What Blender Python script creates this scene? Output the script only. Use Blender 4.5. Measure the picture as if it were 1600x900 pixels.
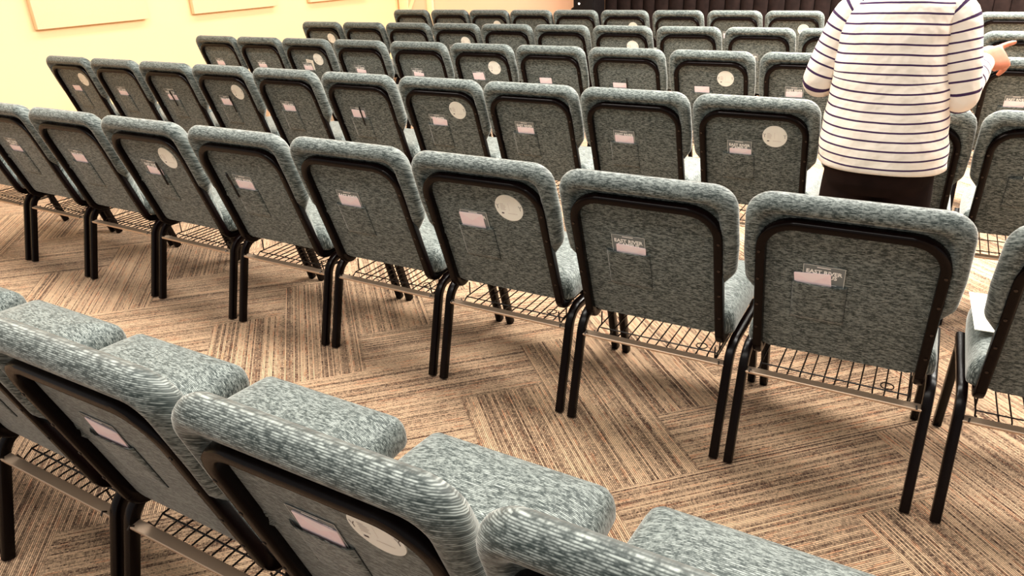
import bpy, bmesh, math, random
from mathutils import Vector, Matrix
random.seed(7)
sc = bpy.context.scene
for o in list(bpy.data.objects): bpy.data.objects.remove(o)

# ---------------------------------------------------------------- camera
cam_d = bpy.data.cameras.new('camera'); cam = bpy.data.objects.new('camera', cam_d)
sc.collection.objects.link(cam); sc.camera = cam
CH = 1.47175
R_ = Vector((0.9992763, -0.0158427, -0.0345820)); U_ = Vector((0.0380383, 0.4161933, 0.9084802)); F_ = Vector((0, 0.9091381, -0.4164948))
cam.matrix_world = Matrix(((R_.x, U_.x, -F_.x, 0), (R_.y, U_.y, -F_.y, 0), (R_.z, U_.z, -F_.z, CH), (0, 0, 0, 1)))
cam_d.sensor_width = 36; cam_d.lens = 1141.68 / 1600 * 36; cam_d.clip_start = 0.05; cam_d.clip_end = 100

# ---------------------------------------------------------------- world, lamps, exposure
W = bpy.data.worlds.new('world'); sc.world = W; W.use_nodes = True
W.node_tree.nodes['Background'].inputs[0].default_value = (1.0, 0.97, 0.93, 1)
W.node_tree.nodes['Background'].inputs[1].default_value = 0.40
sc.view_settings.view_transform = 'Standard'; sc.view_settings.look = 'None'
sc.view_settings.gamma = 1; sc.view_settings.use_curve_mapping = False
sc.view_settings.exposure = 0.35

TH = math.radians(-30.5555)
EX = Vector((math.cos(TH), math.sin(TH), 0)); NY = Vector((-math.sin(TH), math.cos(TH), 0))
def P(e, n, z=0.0): return EX * e + NY * n + Vector((0, 0, z))      # room axes: e along the chair rows, n towards the stage
def lamp(name, e, n, z, w, h, power, col=(1, .96, .88), tilt=0, roll=0):
    d = bpy.data.lights.new(name, 'AREA'); d.shape = 'RECTANGLE'; d.size = w; d.size_y = h; d.energy = power; d.color = col
    o = bpy.data.objects.new(name, d); sc.collection.objects.link(o); o.location = P(e, n, z)
    o.rotation_euler = (tilt, roll, TH); return o
lamp('ceiling_light', .6, 8.6, 3.4, 4.4, 0.9, 620)
lamp('ceiling_light', .8, 6.0, 3.4, 4.4, 0.9, 640)
lamp('ceiling_light', .4, 3.4, 3.4, 4.4, 0.7, 230)
lamp('ceiling_light', -3.2, 2.0, 3.4, 3.4, 0.7, 150)
lamp('ceiling_light', -1.2, .0, 3.4, 3.6, 0.7, 60)
lamp('wall_washer', -5.9, 6.0, 3.3, 0.6, 7.0, 120, (1, .88, .66), roll=math.radians(62))
lamp('wall_washer', -5.0, 8.3, 3.3, 4.5, 0.5, 30, (1, .85, .72), tilt=math.radians(62))

# ---------------------------------------------------------------- helpers
def link(o, parent=None):
    sc.collection.objects.link(o)
    if parent is not None: o.parent = parent
    return o
def tag(o, label=None, cat=None, group=None, kind=None):
    if label: o['label'] = label
    if cat: o['category'] = cat
    if group: o['group'] = group
    if kind: o['kind'] = kind
    return o
def empty(name, loc=(0, 0, 0), rz=0):
    o = bpy.data.objects.new(name, None); o.empty_display_size = .1; o.location = loc; o.rotation_euler = (0, 0, rz); return link(o)
class MB:
    """verts / faces / uvs / material slots collected and linked as ONE object"""
    def __init__(s): s.v = []; s.f = []; s.uv = {}; s.mi = []
    def add(s, vs, fs, uvs=None, mi=0):
        b = len(s.v); s.v += [tuple(v) for v in vs]
        for i, f in enumerate(fs):
            if uvs is not None: s.uv[len(s.f)] = uvs[i]
            s.f.append(tuple(b + k for k in f)); s.mi.append(mi)
    def build(s, name, mats, parent=None, smooth=True, auto=None):
        me = bpy.data.meshes.new(name); me.from_pydata(s.v, [], s.f)
        if not isinstance(mats, (list, tuple)): mats = [mats]
        for m in mats: me.materials.append(m)
        me.polygons.foreach_set('material_index', s.mi)
        if s.uv:
            uvl = me.uv_layers.new(name='UVMap')
            for p in me.polygons:
                if p.index in s.uv:
                    for k, li in enumerate(p.loop_indices): uvl.data[li].uv = s.uv[p.index][k]
        bm = bmesh.new(); bm.from_mesh(me); bmesh.ops.recalc_face_normals(bm, faces=bm.faces); bm.to_mesh(me); bm.free()
        for p in me.polygons: p.use_smooth = smooth
        if smooth and auto is not None: me.set_sharp_from_angle(angle=math.radians(auto))
        me.update(); return link(bpy.data.objects.new(name, me), parent)
def rrect(w, h, r, seg=3):
    """rounded rectangle outline centred on 0"""
    pts = []
    for cx, cy, a0 in ((w/2-r, h/2-r, 0), (-w/2+r, h/2-r, 90), (-w/2+r, -h/2+r, 180), (w/2-r, -h/2+r, 270)):
        for k in range(seg + 1):
            a = math.radians(a0 + 90*k/seg); pts.append((cx + r*math.cos(a), cy + r*math.sin(a)))
    return pts
def sweep(mb, path, sect, binormal, closed=False, mi=0, cap=True):
    """sweep a section (a along binormal, b along in-plane normal) on a planar path"""
    path = [Vector(p) for p in path]; B = Vector(binormal).normalized(); n = len(path); m = len(sect); vs = []
    for i, p in enumerate(path):
        if closed: d0 = (p - path[i-1]).normalized(); d1 = (path[(i+1) % n] - p).normalized()
        else:
            d0 = (p - path[i-1]).normalized() if i else (path[1]-p).normalized(); d1 = (path[i+1]-p).normalized() if i < n-1 else d0
        t = (d0 + d1).normalized(); N = t.cross(B).normalized(); k = 1/max(.3, t.dot(d0))
        for a, b in sect: vs.append(p + B*a + N*(b*k))
    fs = []
    for i in range(n if closed else n-1):
        for j in range(m):
            a = i*m + j; b = i*m + (j+1) % m; c = ((i+1) % n)*m
            fs.append((a, b, c + (j+1) % m, c + j))
    if cap and not closed: fs.append(tuple(range(m))); fs.append(tuple((n-1)*m + j for j in reversed(range(m))))
    mb.add(vs, fs, mi=mi)
def tube(mb, pts, r, seg=8, mi=0, closed=False):
    """round tube through 3-D points, r number or list"""
    pts = [Vector(p) for p in pts]; n = len(pts); vs = []; prev = None
    for i, p in enumerate(pts):
        if closed: t = (pts[(i+1) % n] - pts[i-1]).normalized()
        else: t = (pts[min(i+1, n-1)] - pts[max(i-1, 0)]).normalized()
        if prev is None: prev = t.orthogonal().normalized()
        a = (prev - t*prev.dot(t)).normalized(); prev = a; b = t.cross(a); rr = r[i] if isinstance(r, (list, tuple)) else r
        for j in range(seg):
            q = 2*math.pi*j/seg; vs.append(p + (a*math.cos(q) + b*math.sin(q))*rr)
    fs = [(i*seg+j, i*seg+(j+1) % seg, ((i+1) % n)*seg+(j+1) % seg, ((i+1) % n)*seg+j) for i in range(n if closed else n-1) for j in range(seg)]
    if not closed: fs += [tuple(range(seg)), tuple((n-1)*seg + j for j in reversed(range(seg)))]
    mb.add(vs, fs, mi=mi)
def box(mb, c, s, ax=None, bev=0.0, mi=0):
    """box of size s centred on c; ax = (x, y, z) axes; bevelled when bev > 0"""
    X, Y, Z = ax or (Vector((1,0,0)), Vector((0,1,0)), Vector((0,0,1))); c = Vector(c)
    bm = bmesh.new(); bmesh.ops.create_cube(bm, size=1)
    for v in bm.verts: v.co = Vector((v.co.x*s[0], v.co.y*s[1], v.co.z*s[2]))
    if bev: bmesh.ops.bevel(bm, geom=bm.edges[:], offset=bev, segments=2, affect='EDGES', profile=.6)
    bm.verts.index_update()
    mb.add([c + X*v.co.x + Y*v.co.y + Z*v.co.z for v in bm.verts], [[v.index for v in f.verts] for f in bm.faces], mi=mi); bm.free()
def arc(c, r, a0, a1, seg, f):
    return [f(c[0] + r*math.cos(math.radians(a0+(a1-a0)*k/seg)), c[1] + r*math.sin(math.radians(a0+(a1-a0)*k/seg))) for k in range(seg+1)]

# ---------------------------------------------------------------- materials
class NT:
    def __init__(s, name):
        s.m = bpy.data.materials.new(name); s.m.use_nodes = True; s.t = s.m.node_tree; s.b = s.t.nodes['Principled BSDF']
    def set(s, sock, v):
        if isinstance(v, bpy.types.NodeSocket): s.t.links.new(v, sock)
        else: sock.default_value = v
    def n(s, typ, **k):
        nd = s.t.nodes.new(typ)
        for a, v in k.items(): setattr(nd, a, v)
        return nd
    def m_(s, op, a, b=0.0, c=None, clamp=False):
        nd = s.n('ShaderNodeMath', operation=op, use_clamp=clamp); s.set(nd.inputs[0], a); s.set(nd.inputs[1], b)
        if c is not None: s.set(nd.inputs[2], c)
        return nd.outputs[0]
    def vec(s, x=0., y=0., z=0.):
        nd = s.n('ShaderNodeCombineXYZ'); s.set(nd.inputs[0], x); s.set(nd.inputs[1], y); s.set(nd.inputs[2], z); return nd.outputs[0]
    def sep(s, v): nd = s.n('ShaderNodeSeparateXYZ'); s.set(nd.inputs[0], v); return nd.outputs
    def noise(s, v, scale=1., detail=2., rough=.5):
        nd = s.n('ShaderNodeTexNoise'); s.set(nd.inputs['Vector'], v); nd.inputs['Scale'].default_value = scale
        nd.inputs['Detail'].default_value = detail; nd.inputs['Roughness'].default_value = rough; return nd.outputs['Fac']
    def white(s, v): nd = s.n('ShaderNodeTexWhiteNoise', noise_dimensions='3D'); s.set(nd.inputs['Vector'], v); return nd.outputs['Value']
    def ss(s, v, lo, hi, a=0., b=1.):
        nd = s.n('ShaderNodeMapRange', interpolation_type='SMOOTHSTEP'); s.set(nd.inputs[0], v)
        for i, q in enumerate((lo, hi, a, b)): s.set(nd.inputs[i+1], q)
        return nd.outputs[0]
    def mix(s, f, a, b):
        nd = s.n('ShaderNodeMix', data_type='RGBA'); s.set(nd.inputs[0], f)
        s.set(nd.inputs[6], a if isinstance(a, bpy.types.NodeSocket) else (*a, 1)); s.set(nd.inputs[7], b if isinstance(b, bpy.types.NodeSocket) else (*b, 1)); return nd.outputs[2]
    def bump(s, h, strength=.3, dist=.002):
        nd = s.n('ShaderNodeBump'); nd.inputs['Strength'].default_value = strength; nd.inputs['Distance'].default_value = dist
        s.set(nd.inputs['Height'], h); s.t.links.new(nd.outputs[0], s.b.inputs['Normal'])
    def tc(s, k='Object'): return s.n('ShaderNodeTexCoord').outputs[k]
def simple(name, col, rough=.6, metal=0., spec=.5, nscale=None, namt=.08):
    a = NT(name); a.b.inputs['Roughness'].default_value = rough; a.b.inputs['Metallic'].default_value = metal; a.b.inputs['Specular IOR Level'].default_value = spec
    if nscale:
        f = a.ss(a.noise(a.tc(), nscale, 3), .3, .7)
        a.set(a.b.inputs['Base Color'], a.mix(f, tuple(c*(1-namt) for c in col), tuple(min(1, c*(1+namt)) for c in col)))
    else: a.b.inputs['Base Color'].default_value = (*col, 1)
    return a.m

def fabric_material():
    a = NT('chenille_fabric'); uv = a.tc('UV'); s = a.sep(uv); u, v = s[0], s[1]
    rnd = a.n('ShaderNodeObjectInfo').outputs['Random']; off = a.m_('MULTIPLY', rnd, 37.0)
    row = a.m_('FLOOR', a.m_('DIVIDE', v, .0042)); fr = a.m_('FRACT', a.m_('DIVIDE', v, .0042))
    rib = a.ss(a.m_('ABSOLUTE', a.m_('SUBTRACT', fr, .5)), .12, .42, 1., 0.)
    yarn = a.noise(a.vec(a.m_('ADD', a.m_('MULTIPLY', u, 62.), off), a.m_('MULTIPLY', row, 3.7), off), 1., 2., .6)
    fine = a.noise(a.vec(a.m_('MULTIPLY', u, 260.), a.m_('MULTIPLY', v, 420.), off), 1., 1.)
    patch = a.noise(a.vec(a.m_('MULTIPLY', u, 22.), a.m_('MULTIPLY', v, 60.), off), 1., 2.)
    y = a.m_('ADD', a.m_('MULTIPLY', yarn, .75), a.m_('ADD', a.m_('MULTIPLY', patch, .08), a.m_('MULTIPLY', fine, .25)))
    lit = a.ss(y, .40, .71)
    f = a.m_('MULTIPLY', lit, a.m_('ADD', .2, a.m_('MULTIPLY', rib, .8)))
    col = a.mix(f, (.022, .032, .030), (.33, .36, .335))
    a.set(a.b.inputs['Base Color'], col)
    a.b.inputs['Roughness'].default_value = .62; a.b.inputs['Specular IOR Level'].default_value = .3
    a.b.inputs['Sheen Weight'].default_value = .55; a.b.inputs['Sheen Roughness'].default_value = .35; a.b.inputs['Sheen Tint'].default_value = (1, .97, .9, 1)
    a.bump(a.m_('ADD', a.m_('MULTIPLY', rib, .7), a.m_('MULTIPLY', yarn, .5)), .22, .0015)
    return a.m
def carpet_material():
    a = NT('herringbone_carpet'); g = a.sep(a.tc('Object')); x, y = g[0], g[1]
    al = math.radians(14.45); W_ = .3135
    p1 = (-.202, 2.26); c_, s_ = math.cos(al), math.sin(al)
    u0 = p1[0]*c_ + p1[1]*s_; v0 = -p1[0]*s_ + p1[1]*c_
    U = a.m_('ADD', a.m_('MULTIPLY', x, c_/W_), a.m_('MULTIPLY', y, s_/W_)); V = a.m_('ADD', a.m_('MULTIPLY', x, -s_/W_), a.m_('MULTIPLY', y, c_/W_))
    U = a.m_('ADD', U, -u0/W_ + 600); V = a.m_('ADD', V, -v0/W_ + 4 + 600)
    i, j = a.m_('FLOOR', U), a.m_('FLOOR', V); k = a.m_('FLOORED_MODULO', a.m_('SUBTRACT', i, j), 6.0)
    ver = a.m_('GREATER_THAN', k, 2.5); hor = a.m_('SUBTRACT', 1., ver)
    # plank id and coordinates (along, across) in plank widths
    hi_ = a.m_('SUBTRACT', i, k); vj = a.m_('SUBTRACT', j, a.m_('SUBTRACT', 5., k))
    def sel(p, q): return a.m_('ADD', a.m_('MULTIPLY', hor, p), a.m_('MULTIPLY', ver, q))
    idx = sel(hi_, i); idy = sel(j, vj)
    along = sel(a.m_('SUBTRACT', U, hi_), a.m_('SUBTRACT', V, vj)); across = sel(a.m_('SUBTRACT', V, j), a.m_('SUBTRACT', U, i))
    pid = a.white(a.vec(idx, idy, ver))
    N = 54.0
    q = a.m_('MULTIPLY', across, N); row = a.m_('FLOOR', q); fr = a.m_('FRACT', q)
    rr = a.white(a.vec(row, a.m_('MULTIPLY', pid, 91.), 3.))
    band = a.noise(a.vec(a.m_('MULTIPLY', across, 11.), a.m_('MULTIPLY', pid, 50.), a.m_('MULTIPLY', along, .35)), 1., 2.)
    dash = a.noise(a.vec(a.m_('MULTIPLY', along, 26.), a.m_('MULTIPLY', row, 5.3), a.m_('MULTIPLY', pid, 70.)), 1., 2., .7)
    tuft = a.noise(a.vec(a.m_('MULTIPLY', along, 75.), a.m_('MULTIPLY', row, 9.1), a.m_('MULTIPLY', pid, 70.)), 1., 1.)
    blot = a.noise(a.vec(a.m_('MULTIPLY', along, 5.), a.m_('MULTIPLY', across, 5.), a.m_('MULTIPLY', pid, 33.)), 1., 2.)
    t = a.m_('ADD', a.m_('MULTIPLY', rr, .30), a.m_('ADD', a.m_('MULTIPLY', band, .22), a.m_('ADD', a.m_('MULTIPLY', dash, .5), a.m_('ADD', a.m_('MULTIPLY', tuft, .5), a.m_('MULTIPLY', blot, .14)))))
    f = a.ss(t, .53, 1.03)
    groove = a.ss(a.m_('ABSOLUTE', a.m_('SUBTRACT', fr, .5)), .16, .46, 1., 0.)
    f = a.m_('MULTIPLY', f, a.m_('ADD', .2, a.m_('MULTIPLY', groove, .8)))
    col = a.mix(f, (.058, .024, .014), (.92, .62, .39))
    red = a.mix(a.ss(a.noise(a.vec(a.m_('MULTIPLY', along, 3.), row, pid), 1., 1.), .55, .7), (1, 1, 1), (1.0, .78, .70))
    mm = a.n('ShaderNodeMix', data_type='RGBA', blend_type='MULTIPLY'); mm.inputs[0].default_value = 1; a.set(mm.inputs[6], col); a.set(mm.inputs[7], red)
    a.set(a.b.inputs['Base Color'], mm.outputs[2])
    a.b.inputs['Roughness'].default_value = .9; a.b.inputs['Specular IOR Level'].default_value = .15; a.b.inputs['Sheen Weight'].default_value = .1
    a.bump(a.m_('ADD', groove, a.m_('MULTIPLY', tuft, .5)), .5, .003)
    return a.m
def stripe_material():
    a = NT('striped_jersey'); at = a.n('ShaderNodeAttribute', attribute_name='stripe'); f = a.m_('FRACT', a.m_('DIVIDE', at.outputs['Fac'], .0305))
    wob = a.m_('MULTIPLY', a.m_('SUBTRACT', a.noise(a.tc(), 14., 1.), .5), .10)
    d = a.m_('ABSOLUTE', a.m_('SUBTRACT', a.m_('ADD', f, wob), .5))
    line = a.ss(d, .085, .11, 1., 0.)
    a.set(a.b.inputs['Base Color'], a.mix(line, (.93, .80, .69), (.05, .02, .07)))
    a.b.inputs['Roughness'].default_value = .8; a.b.inputs['Specular IOR Level'].default_value = .2
    a.bump(a.noise(a.tc(), 9., 3.), .8, .03)
    return a.m
def card_material():
    a = NT('clear_grey_plastic'); a.b.inputs['Base Color'].default_value = (.20, .22, .22, 1); a.b.inputs['Roughness'].default_value = .22
    a.b.inputs['Alpha'].default_value = .85; return a.m
def wall_material(name, c):
    a = NT(name); f = a.ss(a.noise(a.tc(), 2.2, 3), .3, .7)
    a.set(a.b.inputs['Base Color'], a.mix(f, tuple(q*.985 for q in c), c)); a.b.inputs['Roughness'].default_value = .85
    a.bump(a.noise(a.tc(), 160., 2), .08, .001); return a.m

FAB = fabric_material(); CARPET = carpet_material()
BLACK = simple('black_powder_coat', (.003, .0010, .0009), .27, 0, .14)
WIRE = simple('dark_wire', (.010, .006, .005), .35, 0, .3)
SCREW = simple('screw_steel', (.06, .05, .045), .3, .9)
WALL_L = wall_material('cream_wall_paint', (.93, .70, .40)); WALL_B = wall_material('peach_wall_paint', (.92, .60, .42))
PANEL = simple('peach_panel_cloth', (.88, .62, .40), .9, nscale=120, namt=.03)
TRIM = simple('cream_trim_paint', (.95, .76, .48), .5, nscale=3, namt=.02); DARKGAP = simple('door_shadow_gap', (.35, .2, .1), .8)
DRAPE = simple('brown_drape_cloth', (.012, .0065, .0055), .9, 0, .1, nscale=14, namt=.25)
CABINET = simple('black_cabinet', (.006, .004, .004), .6, 0, .15, nscale=40, namt=.3)
STICK = simple('white_sticker_vinyl', (.97, .95, .86), .5, nscale=30, namt=.02); INK = simple('dark_print', (.10, .07, .07), .6); FAINT = simple('pale_print', (.62, .53, .48), .6)
CARD = card_material(); WHITE = simple('white_print', (.92, .90, .86), .6); PINK = simple('pink_paper', (1.0, .78, .80), .75, nscale=50, namt=.03); PAPER = simple('cream_paper', (.93, .88, .76), .7, nscale=30, namt=.03)
PEN = simple('black_pen_plastic', (.008, .007, .008), .25)
SHIRT = stripe_material(); TROUS = simple('brown_black_trouser_cloth', (.012, .005, .0035), .9, 0, .1, nscale=12, namt=.3)
SKIN = simple('skin', (.55, .17, .085), .5, nscale=60, namt=.06); HAIR = simple('grey_hair', (.30, .25, .21), .6, nscale=90, namt=.3); SHOE = simple('black_shoe_leather', (.015, .012, .012), .4)
LED = NT('white_indicator_light'); LED.b.inputs['Emission Color'].default_value = (1, .8, .7, 1); LED.b.inputs['Emission Strength'].default_value = 4; LED.b.inputs['Base Color'].default_value = (1, .9, .8, 1); LED = LED.m

# ---------------------------------------------------------------- the setting
EW, NB, ER, NF, HT = -7.6, 9.7, 5.5, -1.2, 3.6
def quadbox(name, e0, e1, n0, n1, z0, z1, mat, bev=0, parent=None):
    mb = MB(); box(mb, P((e0+e1)/2, (n0+n1)/2, (z0+z1)/2), (e1-e0, n1-n0, z1-z0), (EX, NY, Vector((0,0,1))), bev); return mb.build(name, mat, parent, smooth=bool(bev), auto=40)
mb = MB(); mb.add([P(EW-.1, NF), P(ER, NF), P(ER, NB+.1), P(EW-.1, NB+.1), P(EW-.1, NF, -.05), P(ER, NF, -.05), P(ER, NB+.1, -.05), P(EW-.1, NB+.1, -.05)],
                  [(0,1,2,3), (7,6,5,4), (0,4,5,1), (1,5,6,2), (2,6,7,3), (3,7,4,0)])
tag(mb.build('floor', CARPET, smooth=False), kind='structure')
tag(quadbox('wall_left', EW-.1, EW, NF, NB+.1, 0, HT, WALL_L), kind='structure')
tag(quadbox('wall_back', EW, ER, NB, NB+.1, 0, HT, WALL_B), kind='structure')
tag(quadbox('baseboard_left', EW, EW+.012, NF, NB, 0, .1, TRIM), kind='structure')

# white door with a diagonal brace in the back wall
dr = tag(empty('door_1', P(-7.1, NB-.02), TH), kind='structure')
def dbox(name, x0, x1, y0, y1, z0, z1, mat, bev=.003):
    mb = MB(); box(mb, ((x0+x1)/2, (y0+y1)/2, (z0+z1)/2), (x1-x0, y1-y0, z1-z0), bev=bev); return mb.build(name, mat, dr, auto=40)
dbox('door_leaf', -.26, .12, -.012, .012, .01, 2.05, WALL_B)
dbox('stile', .10, .20, -.040, .010, .01, 2.05, TRIM); dbox('door_casing', -.42, -.26, -.045, .010, 0, 2.12, TRIM); dbox('rail', -.26, .10, -.035, .0, .01, .14, TRIM); dbox('rail', -.26, .10, -.035, .0, 1.93, 2.05, TRIM)
mb = MB(); d = Vector((.36, 0, .62)).normalized()
box(mb, (-.05, -.024, 1.03), (.060, .02, 2.1), (Vector((d.z, 0, -d.x)), Vector((0,1,0)), d), .003)
mb.v = [(max(-.258, min(.10, v[0])), v[1], max(.14, min(1.93, v[2]))) if abs(v[0]+.05) < 3 else v for v in mb.v]
mb = MB(); z0 = .70
for q in range(2): sweep(mb, [(-.26, -.024, z0 + .9*q), (.10, -.024, z0 + .62 + .9*q)], rrect(.02, .055, .003, 1), (0, 1, 0))
mb.build('diagonal_brace', TRIM, dr, auto=40)
tag(quadbox('trim_1', EW, EW+.03, NB-.05, NB, 0, HT, WALL_L), kind='structure')

# acoustic panels on the left wall
for k, (n0, n1, z0, lab) in enumerate(((4.12, 5.32, .965, 'peach cloth acoustic panel on the cream wall, leftmost and largest in view'), (5.90, 7.17, .965, 'peach cloth acoustic panel on the cream wall, middle one of the three'),
                                       (7.75, 8.95, .965, 'peach cloth acoustic panel, only a thin strip of its bottom edge in view'))):
    t = tag(empty('acoustic_panel', P(EW, (n0+n1)/2, z0), TH), lab, 'wall panel', 'acoustic panels on the cream wall')
    mb = MB(); box(mb, (.045, 0, .95), (.05, n1-n0, 1.9), bev=.008); mb.build('panel_face', PANEL, t, auto=50)
    mb = MB(); box(mb, (.010, 0, .95), (.02, n1-n0-.12, 1.8)); mb.build('mounting_batten', TRIM, t, smooth=False)

# pleated brown curtain along the stage
def curtain(e0, e1, n, z1, name, label):
    pts = []; e = e0; i = 0
    while e < e1:
        w = .175 + .02*math.sin(i*1.7); pts += [(e, -.0), (e+.012, -.022), (e+w*.35, -.040), (e+w*.75, -.036), (e+w*.94, -.020), (e+w-.006, .012)]; e += w; i += 1
    mb = MB(); rows = 14; vs = []; fs = []
    for r in range(rows+1):
        z = .02 + (z1-.02)*r/rows
        for (x, y) in pts: vs.append(P(x + .004*math.sin(z*2+x*3), n + y*(1.1-.2*r/rows), z))
    m = len(pts)
    for r in range(rows):
        for k in range(m-1): fs.append((r*m+k, r*m+k+1, (r+1)*m+k+1, (r+1)*m+k))
    mb.add(vs, fs); o = mb.build(name, DRAPE, auto=50); sol = o.modifiers.new('cloth', 'SOLIDIFY'); sol.thickness = .006; return tag(o, label, 'curtain')
curtain(-4.08, 3.2, NB-.07, 2.7, 'stage_curtain', 'dark brown pleated curtain across the wall behind the farthest row of chairs')
# black loudspeaker cabinet at the left end of the curtain
sp = tag(empty('loudspeaker', P(-4.22, NB-.28), TH), 'tall black loudspeaker cabinet with tiny light at the left end of brown curtain', 'loudspeaker')
mb = MB(); box(mb, (0, 0, .70), (.30, .34, 1.40), bev=.012); mb.build('cabinet', CABINET, sp, auto=40)
mb = MB(); box(mb, (0, -.176, .72), (.26, .012, 1.24), bev=.004); mb.build('grille', CABINET, sp, auto=40)
mb = MB(); tube(mb, [(-.06, -.184, .845), (-.06, -.190, .845)], .012, 12); mb.build('indicator_light', LED, sp)
bag = MB(); tube(bag, [(-.20, -.02, .0), (-.22, -.02, .3), (-.22, -.02, .62), (-.20, -.02, .76), (-.17, -.02, .80)], [.055, .06, .06, .05, .02], 14); bag.build('side_cover', CABINET, sp)

# ---------------------------------------------------------------- the chair
BB = Vector((0, .0808, .3593)); BU = Vector((0, -.1618, .4779)).normalized(); BF = Vector((0, .4779, .1618)).normalized()   # back plane: origin, up, forward
def bp(x, s, d=0.0): return BB + Vector((x, 0, 0)) + BU*s + BF*d     # d forward of the frame's rear face
def outline(pts, rads, seg=6):
    """closed polygon with rounded corners"""
    out = []; n = len(pts)
    for i in range(n):
        p = Vector(pts[i]); a = Vector(pts[i-1]); b = Vector(pts[(i+1) % n]); r = rads[i]
        if r <= 0: out.append(p); continue
        da, db = (a-p).normalized(), (b-p).normalized(); ang = da.angle(db); t = r/math.tan(ang/2)
        t = min(t, (a-p).length*.49, (b-p).length*.49); r = t*math.tan(ang/2)
        c = p + (da+db).normalized()*(r/math.sin(ang/2)); s0 = p + da*t - c; s1 = p + db*t - c
        a0 = math.atan2(s0.y, s0.x); a1 = math.atan2(s1.y, s1.x); dlt = (a1-a0+math.pi) % (2*math.pi) - math.pi
        for k in range(seg+1): q = a0 + dlt*k/seg; out.append(c + Vector((math.cos(q), math.sin(q)))*r)
    return out
def densify(o, step):
    out = []; n = len(o)
    for i in range(n):
        a, b = o[i], o[(i+1) % n]; k = max(1, int((b-a).length/step))
        for j in range(k): out.append(a.lerp(b, j/k))
    return out
def inset(o, d):
    out = []; n = len(o); area = sum(o[i].x*o[(i+1) % n].y - o[(i+1) % n].x*o[i].y for i in range(n)); sg = 1 if area > 0 else -1
    for i in range(n):
        a, p, b = o[i-1], o[i], o[(i+1) % n]; t0 = (p-a).normalized(); t1 = (b-p).normalized(); t = (t0+t1)
        t = t.normalized() if t.length > 1e-6 else t0; nrm = Vector((-t.y, t.x))*sg; k = 1/max(.6, t.dot(t0)); out.append(p + nrm*d*k)
    return out
def pillow(mb, o, rings, place, uvf, cap0=True, cap1=True):
    """rings = [(inset, depth)] from one face round the rim to the other"""
    m = len(o); vs = []; uv = []; arcl = 0; pr = None; LIM = .026; cen = Vector((sum(p.x for p in o)/m, sum(p.y for p in o)/m)); ol = inset(o, LIM)
    for (ins, d) in rings:
        q = (inset(o, ins) if ins <= LIM else [p.lerp(cen, (ins-LIM)/.22) for p in ol]) if ins else o
        if pr is not None: arcl += math.hypot(ins-pr[0], d-pr[1])
        pr = (ins, d)
        for p in q: vs.append(place(p.x, p.y, d)); uv.append(uvf(p.x, p.y, d, arcl))
    fs = []; us = []
    for r in range(len(rings)-1):
        for j in range(m):
            f = (r*m+j, r*m+(j+1) % m, (r+1)*m+(j+1) % m, (r+1)*m+j); fs.append(f); us.append([uv[k] for k in f])
    def capf(base, rr):
        # fan through two ever smaller rings keeps shading clean
        nonlocal vs, uv
        c = Vector((sum(vs[base+k].x for k in range(m)), sum(vs[base+k].y for k in range(m)), sum(vs[base+k].z for k in range(m))))/m
        cu = (sum(uv[base+k][0] for k in range(m))/m, sum(uv[base+k][1] for k in range(m))/m)
        vs.append(c); uv.append(cu); ci = len(vs)-1
        for j in range(m):
            f = (base+j, base+(j+1) % m, ci); fs.append(f if not rr else f[::-1]); us.append([uv[k] for k in fs[-1]])
    if cap0: capf(0, False)
    if cap1: capf((len(rings)-1)*m, True)
    mb.add(vs, fs, us)

# back cushion outline in (x, s)
def back_outline():
    L = [(-.208, .020), (.208, .020), (.206, .205), (.2580, .278), (.2635, .37), (.2590, .560), (-.2590, .560), (-.2635, .37), (-.2580, .278), (-.206, .205)]
    return densify(outline(L, [.03, .03, .05, .05, .2, .070, .070, .2, .05, .05], 7), .02)
def make_backrest(parent):
    o = back_outline(); mb = MB()
    ring = [(.075, .026), (.060, .026), (.052, .026), (.046, .022), (.042, .014), (.036, .008), (.028, .005), (.018, .007), (.009, .014), (.003, .023), (0, .035), (.001, .046), (.006, .056), (.015, .064), (.030, .069), (.055, .072), (.09, .073)]
    def place(x, s, d):
        f = min(1, max(0, (s-.20)/.10)); f = f*f*(3-2*f)                    # puffy border only on the upper part
        dd = d if d > .026 else .026 - (.026-d)*f
        if abs(x) < .203 and s < .47 and dd < .026: dd = .026
        low = 1 - .6*(1-min(1, max(0, (s-.02)/.28)))                                # slimmer towards the bottom
        if d > .035: dd = .035 + (d-.035)*low
        belly = .010*math.sin(max(0, min(1, s/.56))*math.pi) if d > .06 else 0
        return bp(x, s, dd + belly)
    def uvd(s, d): f = min(1, max(0, (s-.20)/.10)); return d if d > .026 else .026-(.026-d)*f
    sect = lambda x, s, d_, a, g=uvd: (lambda d: (x, s + d*max(-1, min(1, (s-.28)/.2))) if abs(x) < .8*max(.1, s-.30)+.2 else (x + math.copysign(d, x), s))(g(s, d_))
    pillow(mb, o, ring, place, sect)
    return mb.build('backrest', FAB, parent, auto=60)
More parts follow.
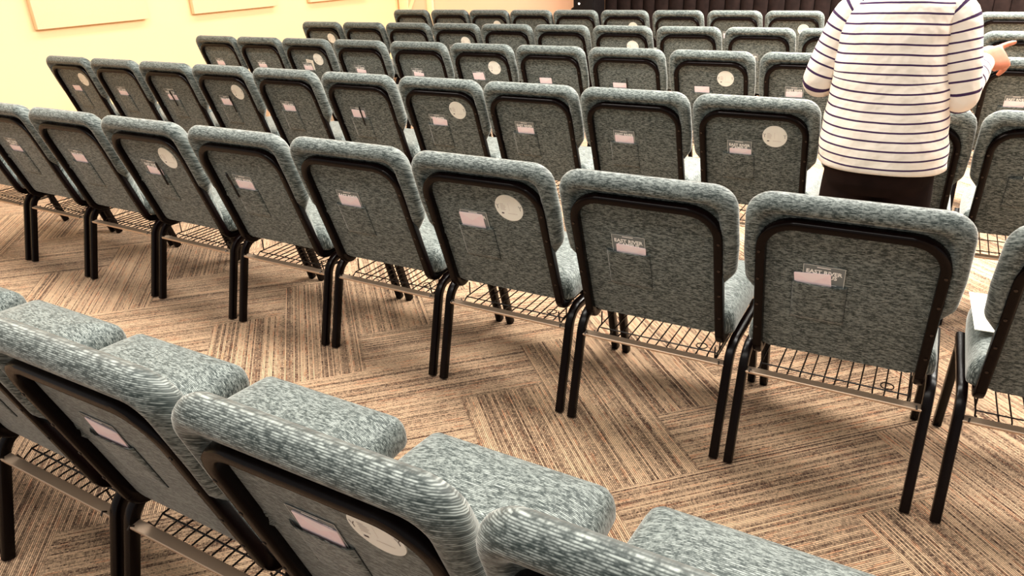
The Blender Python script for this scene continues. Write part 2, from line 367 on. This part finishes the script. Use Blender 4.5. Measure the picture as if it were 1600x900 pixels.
def make_seat(parent):
    # outline (x, y) rear to front, waterfall front edge
    L = [(-.250, .098), (.250, .098), (.245, .40), (.238, .542), (-.238, .542), (-.245, .40)]
    o = densify(outline(L, [.028, .028, .2, .042, .042, .2], 7), .022)
    ring = [(.10, .388), (.012, .388), (.003, .393), (0, .402), (.001, .428), (.005, .446), (.013, .461), (.025, .472), (.045, .479), (.080, .485), (.13, .490)]
    def place(x, y, z):
        drop = 0
        if y > .36: drop = .005*((y-.36)/.17)**2
        return Vector((x, y, z - drop*(1 if z > .42 else .3)))
    mb = MB(); pillow(mb, o, ring, place, lambda x, y, z, a: (x, y + (.48-z)*(1 if y > .3 else -1)) if abs(x) < .225 else (x + (.48-z)*(1 if x > 0 else -1), y))
    return mb.build('seat', FAB, parent, auto=60)
FR_W = .2135
def make_back_frame(parent):
    mb = MB(); r = .084; s1 = .489; d = .0145
    top = [(-FR_W, .036)] + [(-FR_W, s1-r-.1)] + arc((-FR_W+r, s1-r), r, 180, 90, 10, lambda x, y: (x, y)) + arc((FR_W-r, s1-r), r, 90, 0, 10, lambda x, y: (x, y)) + [(FR_W, s1-r-.1), (FR_W, .036)]
    pts = [bp(x, s, d) for x, s in top]
    B = BF
    sect = rrect(.029, .026, .006, 2)
    sweep(mb, pts, sect, B)
    for sx in (-1, 1):      # lower hook bending forward under the seat
        c0 = bp(sx*FR_W, .036, d); path = [c0]; R = .046
        # bend in the (y, z) plane: direction starts down along -BU, ends forward
        a0 = math.atan2(-BU.z, -BU.y); ctr = c0 + BF*R
        for k in range(1, 9):
            q = k/8*(math.pi/2 + .31); path.append(ctr - BF*R*math.cos(q) - BU*R*math.sin(q))
        path.append(path[-1] + Vector((0, .16, 0)))
        sweep(mb, path, [(a, b) for a, b in rrect(.026, .029, .006, 2)], (1, 0, 0))
        for s in (.115, .205, .300, .395):   # small round screw heads on the frame
            c = bp(sx*(FR_W+.003), s, -.0005); tube(mb, [c + BF*.002, c - BF*.0012], .0042, 8, mi=1)
    return mb.build('back_frame', [BLACK, SCREW], parent, auto=45)
def make_legs(parent):
    for sx in (-1, 1):
        x = sx*.2470
        mb = MB(); s = rrect(.027, .031, .007, 2)
        p = [Vector((x, .006, .004)), Vector((x, .086, .300))]; u = (p[1]-p[0]).normalized(); R = .074
        nrm = Vector((0, u.z, -u.y)); ctr = p[1] + nrm*R; a = math.atan2(u.z, u.y)
        for k in range(1, 9):
            q = k/8*a; p.append(ctr - nrm*R*math.cos(q) + u*R*math.sin(q))
        p.append(Vector((x, .30, p[-1].z))); p.append(Vector((x, .47, p[-1].z)))
        sweep(mb, p, s, (1, 0, 0)); zz = p[-1].z
        mb.build('leg', BLACK, parent, auto=40)
        mb = MB(); sweep(mb, [(x, .405, zz-.004), (x, .425, zz-.02), (x, .520, .004)], rrect(.027, .034, .007, 2), (1, 0, 0)); mb.build('leg', BLACK, parent, auto=40)
    mb = MB()       # cross rails under the seat
    for y in (.25, .43): sweep(mb, [(-.24, y, zz+.004), (.24, y, zz+.004)], rrect(.022, .018, .004, 1), (0, 1, 0))
    mb.build('seat_frame', BLACK, parent, auto=40)
    mb = MB(); sweep(mb, [(-.240, .085, .297), (.240, .085, .297)], rrect(.009, .028, .002, 1), Vector((0, -.12, 1)).normalized())
    for sx in (-1, 1): tube(mb, [(sx*.222, .075, .305), (sx*.222, .066, .312), (sx*.224, .060, .304)], .0025, 6, mi=1)
    mb.build('stretcher', [simple_str, SCREW], parent, auto=40)
simple_str = simple('black_coat_painted_gleam', (.62, .45, .32), .45, .7, .6)  # glossy black bar; its lamp reflection is put into this tan base colour
def make_rack(parent):
    mb = MB(); zr = .300; r = .0024
    tube(mb, [(-.205, .137, zr), (.20, .135, zr)], .0024, 6); tube(mb, [(-.205, .44, zr+.0), (.20, .44, zr)], .0024, 6); tube(mb, [(-.205, .29, zr-.003), (.20, .29, zr-.003)], .0024, 6)
    for k in range(6):
        x0 = -.153 + k*.0655
        for x in (x0, x0+.031): pass
        tube(mb, [(x0, .44, zr), (x0, .115, zr-.001), (x0+.0015, .100, zr-.003), (x0+.006, .094, zr-.004), (x0+.026, .094, zr-.004), (x0+.0295, .100, zr-.003), (x0+.031, .115, zr-.001), (x0+.031, .44, zr)], r, 5)
    for x in (-.205, .20): tube(mb, [(x, .44, zr), (x, .137, zr), (x, .110, zr-.018), (x, .100, zr+.04 if x > 0 else zr+.004)], .0026, 6)
    for x in (-.205, .20): tube(mb, [(x, .44, zr), (x, .44, .35)], .0026, 6)
    for x in (-.205, .20): tube(mb, [(x, .16, zr), (x, .16, .35)], .0026, 6)
    tube(mb, [(.144 + .0175*math.cos(q*math.pi/8), .157 + .0175*math.sin(q*math.pi/8), zr+.002) for q in range(16)], .0019, 5, closed=True)
    return mb.build('book_rack', WIRE, parent, auto=60)
def make_pocket(parent):
    # slim open pocket sewn onto the rear panel
    mb = MB(); x0, x1, s0, s1 = -.131, .006, .162, .296
    n = 20; vs = []; uv = []
    for i in range(n+1):
        for j in range(n+1):
            x = x0 + (x1-x0)*i/n; s = s0 + (s1-s0)*j/n
            d = .0250 - .0078*(1-abs(2*i/n-1)**9)*(.2 + .8*j/n) + .0005*math.sin(i*2.1+j*1.3); vs.append(bp(x, s, d)); uv.append((x*1.0+.5, s+.3 + .004*math.sin(x*60)))
    fs = [(i*(n+1)+j, (i+1)*(n+1)+j, (i+1)*(n+1)+j+1, i*(n+1)+j+1) for i in range(n) for j in range(n)]
    mb.add(vs, fs, [[uv[k] for k in f] for f in fs])
    # hem along the opening, seams down the sides
    o = mb.build('pocket', [FAB, SEAM], parent, auto=60)
    so = o.modifiers.new('cloth', 'SOLIDIFY'); so.thickness = .0012; so.offset = 0
    mb = MB(); tube(mb, [bp(x0, s1, .0245), bp(x0, s0, .0252), bp(x1, s0, .0252), bp(x1, s1, .0245)], .0009, 5)
    mb.build('pocket_seam', SEAM, parent)
SEAM = simple('dark_seam_thread', (.018, .022, .022), .9)
def make_sticker(parent):
    mb = MB(); cx, s, r = .088, .391, .0505; c = None
    ang = [2*math.pi*k/40 for k in range(40)]
    top = [bp(cx + r*math.cos(a), s + r*math.sin(a), .0240) for a in ang]; bot = [bp(cx + r*math.cos(a), s + r*math.sin(a), .0262) for a in ang]
    mb.add(top + bot, [tuple(range(40)), tuple(range(79, 39, -1))] + [(k, (k+1) % 40, 40+(k+1) % 40, 40+k) for k in range(40)])
    def bar(x, t, w, h, mi, rot=0): 
        cc, ss_ = math.cos(rot), math.sin(rot)
        mb.add([bp(cx + x + a*cc - b*ss_, s + t + a*ss_ + b*cc, .0236) for a, b in ((-w/2, -h/2), (w/2, -h/2), (w/2, h/2), (-w/2, h/2))], [(0, 1, 2, 3)], mi=mi)
    for k, w in enumerate((.013, .018, .020, .016, .018)): bar(-.022 + (w-.018)/2, .014 - k*.0055, w, .0016, 2)      # small lines of faint print
    bar(.0, .004, .0006, .030, 2); bar(-.026, -.022, .009, .005, 1); bar(.010, -.021, .034, .0012, 2)
    for sx in (-1, 1): bar(sx*.041, .000, .0018, .011, 1, .08); bar(sx*.041-.0028, .009, .0016, .007, 1, .5); bar(sx*.041+.0028, .009, .0016, .007, 1, -.5)
    return mb.build('round_sticker', [STICK, INK, FAINT], parent, smooth=False)
proto = empty('church_chair'); make_seat(proto); make_backrest(proto); make_back_frame(proto); make_legs(proto); make_rack(proto); make_pocket(proto)
stick = make_sticker(proto); stick['label'] = 'round white sticker with small print'
kids = [c for c in proto.children if c is not stick]

ROWN = {'A': 'nearest row', 'B': 'second row', 'C': 'third row', 'D': 'fourth row', 'E': 'fifth row', 'F': 'farthest row'}
ORD = ['', 'first', 'second', 'third', 'fourth', 'fifth', 'sixth', 'seventh', 'eighth', 'ninth', 'tenth', 'eleventh', 'twelfth']
def mids(t): return [(t[i]+t[i+1])/2 for i in range(len(t)-1)]
ROWS = {
 'A': [(6, -2.860, .606, 0), (7, -2.306, .606, 0), (8, -1.7585, .604, 0), (9, -1.2115, .604, 0), (10, -.666, .600, 0), (11, -.126, .600, 0)],
 'B': [(3, -4.518, 1.921, 0), (4, -3.9689, 1.9246, -.0013), (5, -3.4171, 1.9199, -.0013), (6, -2.8668, 1.9201, -.0037), (7, -2.307, 1.9217, .0036), (8, -1.7584, 1.927, .0027), (9, -1.2122, 1.9258, -.0022), (10, -.667, 1.9161, .0013), (11, -.1268, 1.9154, .0047), (12, .444, 1.9185, .024)],
}
cC = mids([-5.845, -5.300, -4.735, -4.198, -3.65, -3.09, -2.53, -1.984, -1.450, -.920, -.395]); ROWS['C'] = [(i+1, e, 3.216-.011*(e+3), -.011) for i, e in enumerate(cC)] + [(11, -.136, 3.19, .0), (12, .408, 3.205, .01)]
cD = mids([-5.88, -5.370, -4.83, -4.275, -3.70, -3.140, -2.594, -2.055, -1.504, -.962]); ROWS['D'] = [(i+1, e, 4.603-.008*(e+3), -.008) for i, e in enumerate(cD)] + [(10, -.690, 4.60, 0), (11, -.140, 4.60, 0), (12, .405, 4.66, .0)]
cE = mids([-5.921, -5.365, -4.82, -4.271, -3.724, -3.186, -2.641, -2.084, -1.530, -.992]); ROWS['E'] = [(i+1, e, 5.975+.003*(e+3), .003) for i, e in enumerate(cE)] + [(10, -.72, 5.98, 0), (11, -.165, 5.98, 0), (12, .425, 5.96, 0)]
cF = mids([-5.942, -5.375, -4.84, -4.315, -3.785, -3.241, -2.675, -2.119, -1.563, -1.025]); ROWS['F'] = [(i+1, e, 7.53 - .02*(((e+3.2)/3)**2), .0) for i, e in enumerate(cF)] + [(10, -.70, 7.50, 0), (11, -.150, 7.48, 0), (12, .40, 7.47, 0)]
for rk in ROWS:                      # neighbours never closer than a cushion width
    L = ROWS[rk]
    for it in range(30):
        for i in range(len(L)-1):
            gap = L[i+1][1] - L[i][1]
            if gap < .5325: h = (.5335-gap)/2; L[i] = (L[i][0], L[i][1]-h, *L[i][2:]); L[i+1] = (L[i+1][0], L[i+1][1]+h, *L[i+1][2:])
STK = {('A', 10), ('B', 6), ('B', 9), ('C', 1), ('C', 4), ('C', 7), ('C', 10), ('D', 3), ('D', 6), ('D', 9), ('E', 1), ('E', 4), ('E', 7), ('F', 3), ('F', 6), ('F', 9)}
chairs = {}; first = True
for rk, L in ROWS.items():
    for idx, (k, e, n, phi) in enumerate(L):
        hs = (rk, k) in STK
        if first: r = proto; first = False; sc.collection.objects.unlink(stick) if not hs else None; stick.parent = None
        else:
            r = proto.copy(); sc.collection.objects.link(r)
            for ch in kids: c = ch.copy(); sc.collection.objects.link(c); c.parent = r
            if hs: c = stick.copy(); sc.collection.objects.link(c); c.parent = r; c['label'] = 'round white sticker with small print'
        r.location = P(e, n, 0); r.rotation_euler = (0, 0, TH + phi)
        lab = 'grey-green fabric chair' + (' with round white sticker' if hs else '') + ', ' + ORD[idx+1] + ' from the left in the ' + ROWN[rk]
        tag(r, lab, 'chair', 'upholstered chairs set out in rows'); chairs[(rk, k)] = (r, idx+1)
bpy.data.objects.remove(stick)

# ---------------------------------------------------------------- cards, pink envelopes and pens in the back pockets
def text_mesh(s, size):
    cu = bpy.data.curves.new('t', 'FONT'); cu.body = s; cu.size = size; cu.align_x = 'CENTER'; cu.offset = size*.035; cu.space_line = .78; cu.resolution_u = 2
    o = bpy.data.objects.new('t', cu); sc.collection.objects.link(o); bpy.context.view_layer.update()
    me = bpy.data.meshes.new_from_object(o.evaluated_get(bpy.context.evaluated_depsgraph_get())); bpy.data.objects.remove(o); return me
LET = text_mesh('EAST RIVER\nCAMPUS', .0175); LET.materials.clear(); LET.materials.append(WHITE)
def flat_card(name, w, h, mat, th=.0008, corner=.003):
    mb = MB(); o = rrect(w, h, corner, 2); m = len(o)
    mb.add([(x, y, th/2) for x, y in o] + [(x, y, -th/2) for x, y in o], [tuple(range(m)), tuple(range(2*m-1, m-1, -1))] + [(k, (k+1) % m, m+(k+1) % m, m+k) for k in range(m)])
    return mb.build(name, mat, None, smooth=False)
def basis(ch, x, s, d, rot):
    """matrix of a flat thing standing in a chair's pocket: local x right, y up the back, z towards the rear"""
    M = Matrix.Translation(bp(x, s, d)) @ Matrix(((1, 0, 0, 0), (0, BU.y, -BF.y, 0), (0, BU.z, -BF.z, 0), (0, 0, 0, 1))) @ Matrix.Rotation(rot, 4, 'Z')
    return Matrix.Translation(ch.location) @ Matrix.Rotation(ch.rotation_euler.z, 4, 'Z') @ M
card0 = flat_card('plastic_card', .104, .115, CARD)
mb = MB(); mb.add([(-.052, -.0575, .0007), (.052, -.0575, .0007), (.052, .0575, .0007), (-.052, .0575, .0007), (-.0502, -.0557, .0007), (.0502, -.0557, .0007), (.0502, .0557, .0007), (-.0502, .0557, .0007)],
                   [(0, 1, 5, 4), (1, 2, 6, 5), (2, 3, 7, 6), (3, 0, 4, 7)]); rim0 = mb.build('clear_edge', simple('pale_card_edge', (.55, .56, .52), .3), card0, smooth=False)
let0 = bpy.data.objects.new('lettering', LET); link(let0, card0); let0.location = (0, .030, .0008); let0['label'] = 'white capital lettering'
mb = MB(); mb.add([(-.018, .050, .0008), (.016, .050, .0008), (.016, .0525, .0008), (-.018, .0525, .0008)], [(0, 1, 2, 3)]); ln1 = mb.build('printed_line', WHITE, card0, smooth=False); mb = MB(); mb.add([(-.034, -.004, .0008), (.034, -.004, .0008), (.034, -.002, .0008), (-.034, -.002, .0008)], [(0, 1, 2, 3)])
ln0 = mb.build('printed_line', WHITE, card0, smooth=False)
env0 = flat_card('pink_envelope', .092, .075, PINK, .0016)
mb = MB(); mb.add([(-.046, .0375, .0012), (.046, .0375, .0012), (.0, .008, .0012)], [(0, 1, 2)]); mb.v = [(v[0], v[1], .0010) for v in mb.v]; flap0 = mb.build('flap', simple('pink_flap', (1.0, .84, .85), .75), env0, smooth=False)
pen0 = MB(); tube(pen0, [(0, -.06, 0), (0, .05, 0), (0, .058, 0)], [.0042, .0042, .003], 8); tube(pen0, [(.0, .05, .005), (.0, .02, .006)], .0012, 5); pen0 = pen0.build('pen', PEN)
white0 = flat_card('white_card', .075, .13, PAPER)
mb = MB()
for k in range(4): mb.add([(-.028, .052-.009*k, .0006), (.020-.006*(k % 2), .052-.009*k, .0006), (.020-.006*(k % 2), .056-.009*k, .0006), (-.028, .056-.009*k, .0006)], [(0, 1, 2, 3)])
wl0 = mb.build('printed_line', FAINT, white0, smooth=False)
pristine = {'card': (card0, [rim0, let0, ln0, ln1]), 'env': (env0, [flap0]), 'pen': (pen0, []), 'white': (white0, [wl0])}
usedp = set()
def put(kind, M, label, cat, group):
    src, ch = pristine[kind]
    if kind not in usedp: usedp.add(kind); o = src
    else:
        o = src.copy(); sc.collection.objects.link(o)
        for c in ch: d = c.copy(); sc.collection.objects.link(d); d.parent = o
    o.matrix_world = M; return tag(o, label, cat, group)
# (row, column): card (dx, ds, rot) or None, envelope (dx, ds, rot) or None, pen dx or None, white card or None
D0 = (0, 0, 0)
IT = {('A', 9): (D0, (.004, .010, -.10), None, None), ('A', 10): (D0, (.002, .008, -.06), None, None),
 ('B', 4): ((.0, .012, 0), (.004, -.010, 0), None, None), ('B', 5): (D0, (.004, .0, 0), None, None), ('B', 6): ((-.004, .006, 0), (.004, -.006, -.10), .058, None), ('B', 7): ((.004, 0, 0), (.006, -.004, 0), -.060, None),
 ('B', 8): (D0, (.0, .0, 0), None, None), ('B', 9): (D0, (-.010, .012, .0), None, None), ('B', 10): (D0, (.006, -.014, -.03), None, None), ('B', 11): ((.002, 0, -.03), (-.022, -.006, .12), None, None),
 ('C', 1): (None, (.0, .002, 0), None, None), ('C', 2): (D0, (.004, -.01, 0), None, None), ('C', 3): ((-.004, .014, 0), (.004, -.004, .02), .018, D0), ('C', 4): (D0, (.004, .0, 0), .062, None), ('C', 5): (D0, (.006, -.004, -.04), None, None),
 ('C', 6): (D0, (-.004, .006, 0), .026, None), ('C', 7): (D0, (.010, .0, -.12), None, None), ('C', 8): (D0, (.004, -.008, 0), None, None), ('C', 9): (D0, (.0, -.004, 0), None, None), ('C', 10): (D0, (.004, -.016, 0), None, None), ('C', 12): (None, None, .0, (0, -.01, 0)),
 ('D', 1): (D0, (.004, -.006, 0), None, None), ('D', 2): (D0, (.004, -.01, 0), None, None), ('D', 3): (D0, (.0, -.006, -.05), None, (.024, .012, -.15)), ('D', 4): (D0, (.006, -.012, -.08), None, None), ('D', 5): (D0, (.006, -.012, -.1), None, None),
 ('D', 6): (D0, (-.002, .012, .10), None, None), ('D', 7): (None, (.0, .0, 0), None, None), ('D', 8): (None, (.0, -.008, -.02), .058, None), ('D', 9): (None, (.0, -.002, 0), None, None), ('D', 10): (D0, (.0, -.008, 0), None, None), ('D', 12): (D0, (-.006, -.008, -.03), None, None),
 ('E', 2): (D0, None, None, None), ('E', 3): (D0, None, None, None), ('E', 4): (D0, None, None, None), ('E', 9): (D0, None, None, None), ('F', 8): (D0, (.004, .004, 0), None, None)}
for (rk, k), (cd, en, pn, wh) in IT.items():
    ch, idx = chairs[(rk, k)]; where = 'in back pocket of ' + ORD[idx] + ' chair from left, ' + ROWN[rk]
    bx, bs = -.057, .306
    if cd is not None: put('card', basis(ch, bx+cd[0], bs-.006+cd[1], .0242, cd[2] + random.uniform(-.02, .02)), 'clear grey lettered card ' + where, 'card', 'clear grey cards in the chair pockets')
    if wh is not None: put('white', basis(ch, bx+.008+wh[0], bs+.002+wh[1], .0251, wh[2]), 'white printed card ' + where, 'card', 'white cards in the chair pockets')
    if en is not None: put('env', basis(ch, bx+en[0], bs-.008+en[1], .0224, en[2] + random.uniform(-.02, .02)), 'pink envelope ' + where, 'envelope', 'pink envelopes in the chair pockets')
    if pn is not None: put('pen', basis(ch, bx+pn, bs+.006, .0125, random.uniform(-.05, .05)), 'black pen ' + where, 'pen', 'black pens in the chair pockets')

# printed booklet lying on a seat of the second row
ch, _ = chairs[('B', 12)]
M = Matrix.Translation(ch.location) @ Matrix.Rotation(ch.rotation_euler.z, 4, 'Z')
bk = tag(empty('booklet'), 'cream booklet with ruled edge lying on the rightmost seat of the second row', 'booklet'); bk.matrix_world = M @ Matrix.Translation((-.172, .365, .4935)) @ Matrix.Rotation(.03, 4, 'Z')
mb = MB(); box(mb, (0, 0, 0), (.15, .26, .003), bev=.0008); mb.build('cover', PAPER, bk, auto=40)
mb = MB()
for q in range(18): box(mb, (-.055, -.095 + q*.011, .0022), (.025, .0022, .0006))
mb.build('printed_rule', simple('olive_print', (.45, .38, .15), .7), bk, smooth=False)

# ---------------------------------------------------------------- the person between the second and third rows
PO = P(-.145, 2.82, 0)
def loft(mb, rings, seg, attr=None, cap=True):
    """rings = [(centre, X, Y, hx, hy, power, attr)]; superellipse sections"""
    vs = []; at = []
    for (c, X, Y, hx, hy, pw, av) in rings:
        for j in range(seg):
            q = 2*math.pi*j/seg; cx, sy = math.cos(q), math.sin(q)
            vs.append(Vector(c) + X*(hx*math.copysign(abs(cx)**(2/pw), cx)) + Y*(hy*math.copysign(abs(sy)**(2/pw), sy))); at.append(av(cx, sy) if callable(av) else av)
    fs = [(i*seg+j, i*seg+(j+1) % seg, (i+1)*seg+(j+1) % seg, (i+1)*seg+j) for i in range(len(rings)-1) for j in range(seg)]
    if cap: fs += [tuple(range(seg))[::-1], tuple((len(rings)-1)*seg + j for j in range(seg))]
    mb.add(vs, fs)
    if attr is not None: attr += at
X3, Y3, Z3 = Vector((1,0,0)), Vector((0,1,0)), Vector((0,0,1))
def limb_rings(path, rad, base=0., sub=5, flat=1.0):
    """smooth path (Catmull-Rom) with interpolated radii"""
    pts = [Vector(p) for p in path]; out = []; L = base; prev = None; n = len(pts); a = None
    for i in range(n-1):
        p0, p1, p2, p3 = pts[max(i-1, 0)], pts[i], pts[i+1], pts[min(i+2, n-1)]
        for k in range(sub + (1 if i == n-2 else 0)):
            t = k/sub; c = .5*((2*p1) + (p2-p0)*t + (2*p0-5*p1+4*p2-p3)*t*t + (3*p1-p0-3*p2+p3)*t**3); r = rad[i] + (rad[i+1]-rad[i])*(t*t*(3-2*t)); out.append([c, r])
    res = []
    for i, (c, r) in enumerate(out):
        t = (out[min(i+1, len(out)-1)][0] - out[max(i-1, 0)][0]).normalized()
        if prev is not None: L += (c-prev).length
        prev = c
        if a is None: a = t.orthogonal().normalized()
        a = (a - t*a.dot(t)).normalized(); b = t.cross(a); res.append((c, a, b, r, r*flat, 2, L))
    return res
SH_L, EL_L, WR_L = (-.150, .01, 1.250), (-.232, .015, 1.022), (-.165, .235, 1.035)
SH_R, EL_R, WR_R = (.140, .01, 1.250), (.200, .000, .998), (.245, .175, 1.078)
# body: one continuous remeshed surface
mb = MB()
torso = [(.78, .16, .12), (.86, .17, .125), (.95, .160, .12), (1.05, .145, .110), (1.15, .128, .10), (1.24, .12, .09), (1.29, .09, .07), (1.34, .06, .055), (1.38, .052, .052), (1.44, .05, .052)]
loft(mb, [(Vector((0, .0 if z < 1.3 else .01, z)), X3, Y3, hx, hy, 2.3, 0) for z, hx, hy in torso], 24)
head = [(1.385, .030, .040), (1.40, .052, .062), (1.43, .066, .080), (1.47, .072, .090), (1.51, .075, .095), (1.55, .072, .092), (1.585, .058, .075), (1.605, .034, .045), (1.612, .01, .012)]
loft(mb, [(Vector((0, .022, z)), X3, Y3, hx, hy, 2.1, 0) for z, hx, hy in head], 24)
tube(mb, [(0, .105, 1.515), (0, .122, 1.485), (0, .126, 1.468), (0, .108, 1.462)], [.007, .011, .014, .008], 10)
tube(mb, [(-.022, .104, 1.437), (0, .110, 1.438), (.022, .104, 1.437)], [.004, .008, .004], 8)
for s in (-1, 1):
    tube(mb, [(s*.072, .015, 1.465), (s*.082, .008, 1.485), (s*.083, .006, 1.508), (s*.074, .014, 1.520)], [.006, .010, .012, .006], 8)
    tube(mb, [(s*.018, .100, 1.522), (s*.042, .094, 1.522)], .008, 8)
for A, B_, C_, s in ((SH_L, EL_L, WR_L, -1), (SH_R, EL_R, WR_R, 1)):
    loft(mb, limb_rings([(A[0]*.7, A[1], A[2]), A, B_, C_], [.05, .050, .040, .026]), 14)
for s in (-1, 1):
    loft(mb, limb_rings([(s*.085, 0, .82), (s*.09, .0, .60), (s*.092, .0, .42), (s*.094, -.01, .25), (s*.095, -.015, .09), (s*.095, -.01, .05)], [.085, .078, .055, .05, .034, .036]), 16)
    loft(mb, limb_rings([(s*.095, -.03, .045), (s*.10, .06, .035), (s*.102, .15, .025)], [.034, .036, .022]), 12)
def hand(wr, fwd, up, side, curl, index_straight=True):
    """palm plus five fingers; fwd = wrist to knuckles, side = towards the thumb, up = back of the hand"""
    w = Vector(wr); f = Vector(fwd).normalized(); s = (Vector(side) - f*Vector(side).dot(f)).normalized(); u = f.cross(s).normalized()
    if u.dot(Vector(up)) < 0: u = -u
    loft(mb, [(w - f*.02, s, u, .022, .017, 2.2, 0), (w + f*.01, s, u, .026, .016, 2.4, 0), (w + f*.045, s, u, .042, .017, 2.8, 0), (w + f*.075, s, u, .044, .015, 2.8, 0), (w + f*.086, s, u, .040, .011, 2.6, 0)], 16)
    lens = (.078, .082, .078, .062)
    for k in range(4):
        b = w + f*(.078 - .004*abs(k-1)) + s*(.0320 - k*.0222); c = curl[k]; L = lens[k]; p = [b - f*.015]; d = f.copy(); q = b.copy(); p.append(q.copy())
        spread = s*(.10 - .07*k)
        for seg, fr in enumerate((.45, .30, .25)):
            ang = c[seg]; d = (d*math.cos(ang) - u*math.sin(ang)).normalized(); u2 = u
            q = q + (d + spread*(1 if seg == 0 else .3)).normalized()*L*fr; p.append(q.copy())
        loft(mb, limb_rings(p, [.0105, .0102, .0094, .0086, .0066], sub=3), 10)
    b = w + f*.022 + s*.026; p = [w + f*.012 + s*.014, b + s*.006, b + s*.020 + f*.022 - u*.010, b + s*.020 + f*.045 - u*.018, b + s*.014 + f*.064 - u*.022]
    loft(mb, limb_rings(p, [.013, .0125, .0105, .0095, .0070], sub=3), 10)
hand(WR_R, (.110, .085, .038), (-.15, -.5, .9), (-.5, .4, .8), [(.10, .10, .05), (1.25, 1.5, .8), (1.3, 1.55, .8), (1.3, 1.55, .8)])
hand(WR_L, (.06, .12, .01), (0, 0, 1), (.7, -.3, .3), [(.3, .35, .25), (.35, .4, .3), (.4, .4, .3), (.45, .45, .3)])
body = mb.build('person', SKIN); body.location = PO; body.rotation_euler = (0, 0, TH)
rm = body.modifiers.new('one_surface', 'REMESH'); rm.mode = 'VOXEL'; rm.voxel_size = .0042; rm.use_smooth_shade = True
smm = body.modifiers.new('soften', 'SMOOTH'); smm.iterations = 3; smm.factor = .5
tag(body, 'person in white striped long-sleeved top and dark trousers, seen from behind, right hand pointing', 'person')
# striped shirt: torso and two sleeves
mb = MB(); at = []
T = [(.752, .194, .150, .005), (.759, .203, .156, .005), (.81, .205, .158, .0), (.88, .198, .155, -.006), (.95, .190, .148, -.008), (1.02, .184, .142, -.008), (1.10, .172, .138, -.020), (1.17, .168, .134, -.022), (1.22, .166, .126, -.018), (1.255, .162, .114, -.010), (1.285, .146, .100, .0), (1.310, .112, .086, .0), (1.330, .075, .070, .005), (1.345, .062, .062, .01)]
rg = []
for i in range(len(T)-1):
    a, b = T[i], T[i+1]; K = 3
    for k in range(K): t = k/K; rg.append(tuple(a[j]+(b[j]-a[j])*t for j in range(4)))
rg.append(T[-1])
rings = []
for z, hx, hy, ox in rg:
    wr = .0035*math.sin(z*70)
    rings.append((Vector((ox, .0, z)), X3, Y3, hx + wr*.5, hy + wr*.3, 2.35, (lambda zz: (lambda cx, sy: zz + .012*cx*cx*(1 if zz > 1.05 else -.5) - .006*sy))(z)))
loft(mb, rings, 56, at)
for (A, B_, C_, s) in ((SH_L, EL_L, WR_L, -1), (SH_R, EL_R, WR_R, 1)):
    A, B_, C_ = Vector(A), Vector(B_), Vector(C_)
    rr = limb_rings([A + Vector((-s*.055, 0, .022)), A + Vector((s*.004, 0, -.012)), A.lerp(B_, .5) + Vector((s*.006, 0, 0)), B_ + Vector((0, 0, .02)), B_ + Vector((0, .03, -.004)), B_.lerp(C_, .55), C_], [.062, .068, .064, .057, .055, .046, .037], base=.024, sub=6)
    loft(mb, rr, 32, at)
sh = mb.build('shirt', SHIRT, body, auto=80)
la = sh.data.attributes.new('stripe', 'FLOAT', 'POINT'); la.data.foreach_set('value', at)
# fold of the cuff
CUFF = simple('cream_cuff', (.93, .80, .69), .8)
for C_, B_ in ((WR_L, EL_L), (WR_R, EL_R)):
    mb = MB(); d = (Vector(C_)-Vector(B_)).normalized(); tube(mb, [Vector(C_) - d*.012, Vector(C_) + d*.006], .0385, 24)
    mb.build('cuff', CUFF, body, auto=60)
# trousers
mb = MB()
loft(mb, [(Vector((0, 0, z)), X3, Y3, hx, hy, 2.4, 0) for z, hx, hy in ((.66, .160, .105), (.70, .172, .130), (.76, .182, .140), (.84, .186, .142), (.90, .176, .134))], 40)
for s in (-1, 1):
    loft(mb, limb_rings([(s*.088, 0, .74), (s*.090, 0, .62), (s*.092, 0, .42), (s*.094, -.008, .22), (s*.095, -.010, .055)], [.082, .086, .080, .076, .072], sub=5, flat=1.15), 28)
tr = mb.build('trousers', TROUS, body); rm = tr.modifiers.new('one_surface', 'REMESH'); rm.mode = 'VOXEL'; rm.voxel_size = .007; rm.use_smooth_shade = True
mb = MB()
for s in (-1, 1): loft(mb, [(Vector((s*.097, y, .035+dz)), X3, Z3, hx, hz, 2.6, 0) for y, hx, hz, dz in ((-.085, .02, .02, 0), (-.07, .036, .034, .005), (0, .042, .036, .005), (.08, .046, .033, .0), (.14, .042, .028, -.004), (.175, .022, .018, -.012))], 20)
mb.build('shoe', SHOE, body)
mb = MB(); loft(mb, [(Vector((0, .008, z)), X3, Y3, hx, hy, 2.1, 0) for z, hx, hy in ((1.40, .058, .050), (1.43, .074, .075), (1.47, .082, .088), (1.52, .086, .094), (1.57, .082, .092), (1.605, .066, .078), (1.63, .036, .044), (1.638, .01, .01))], 26)
for i, v in enumerate(mb.v):
    if v[1] > .06 and v[2] < 1.56: mb.v[i] = (v[0], .06, v[2])
mb.build('hair', HAIR, body)
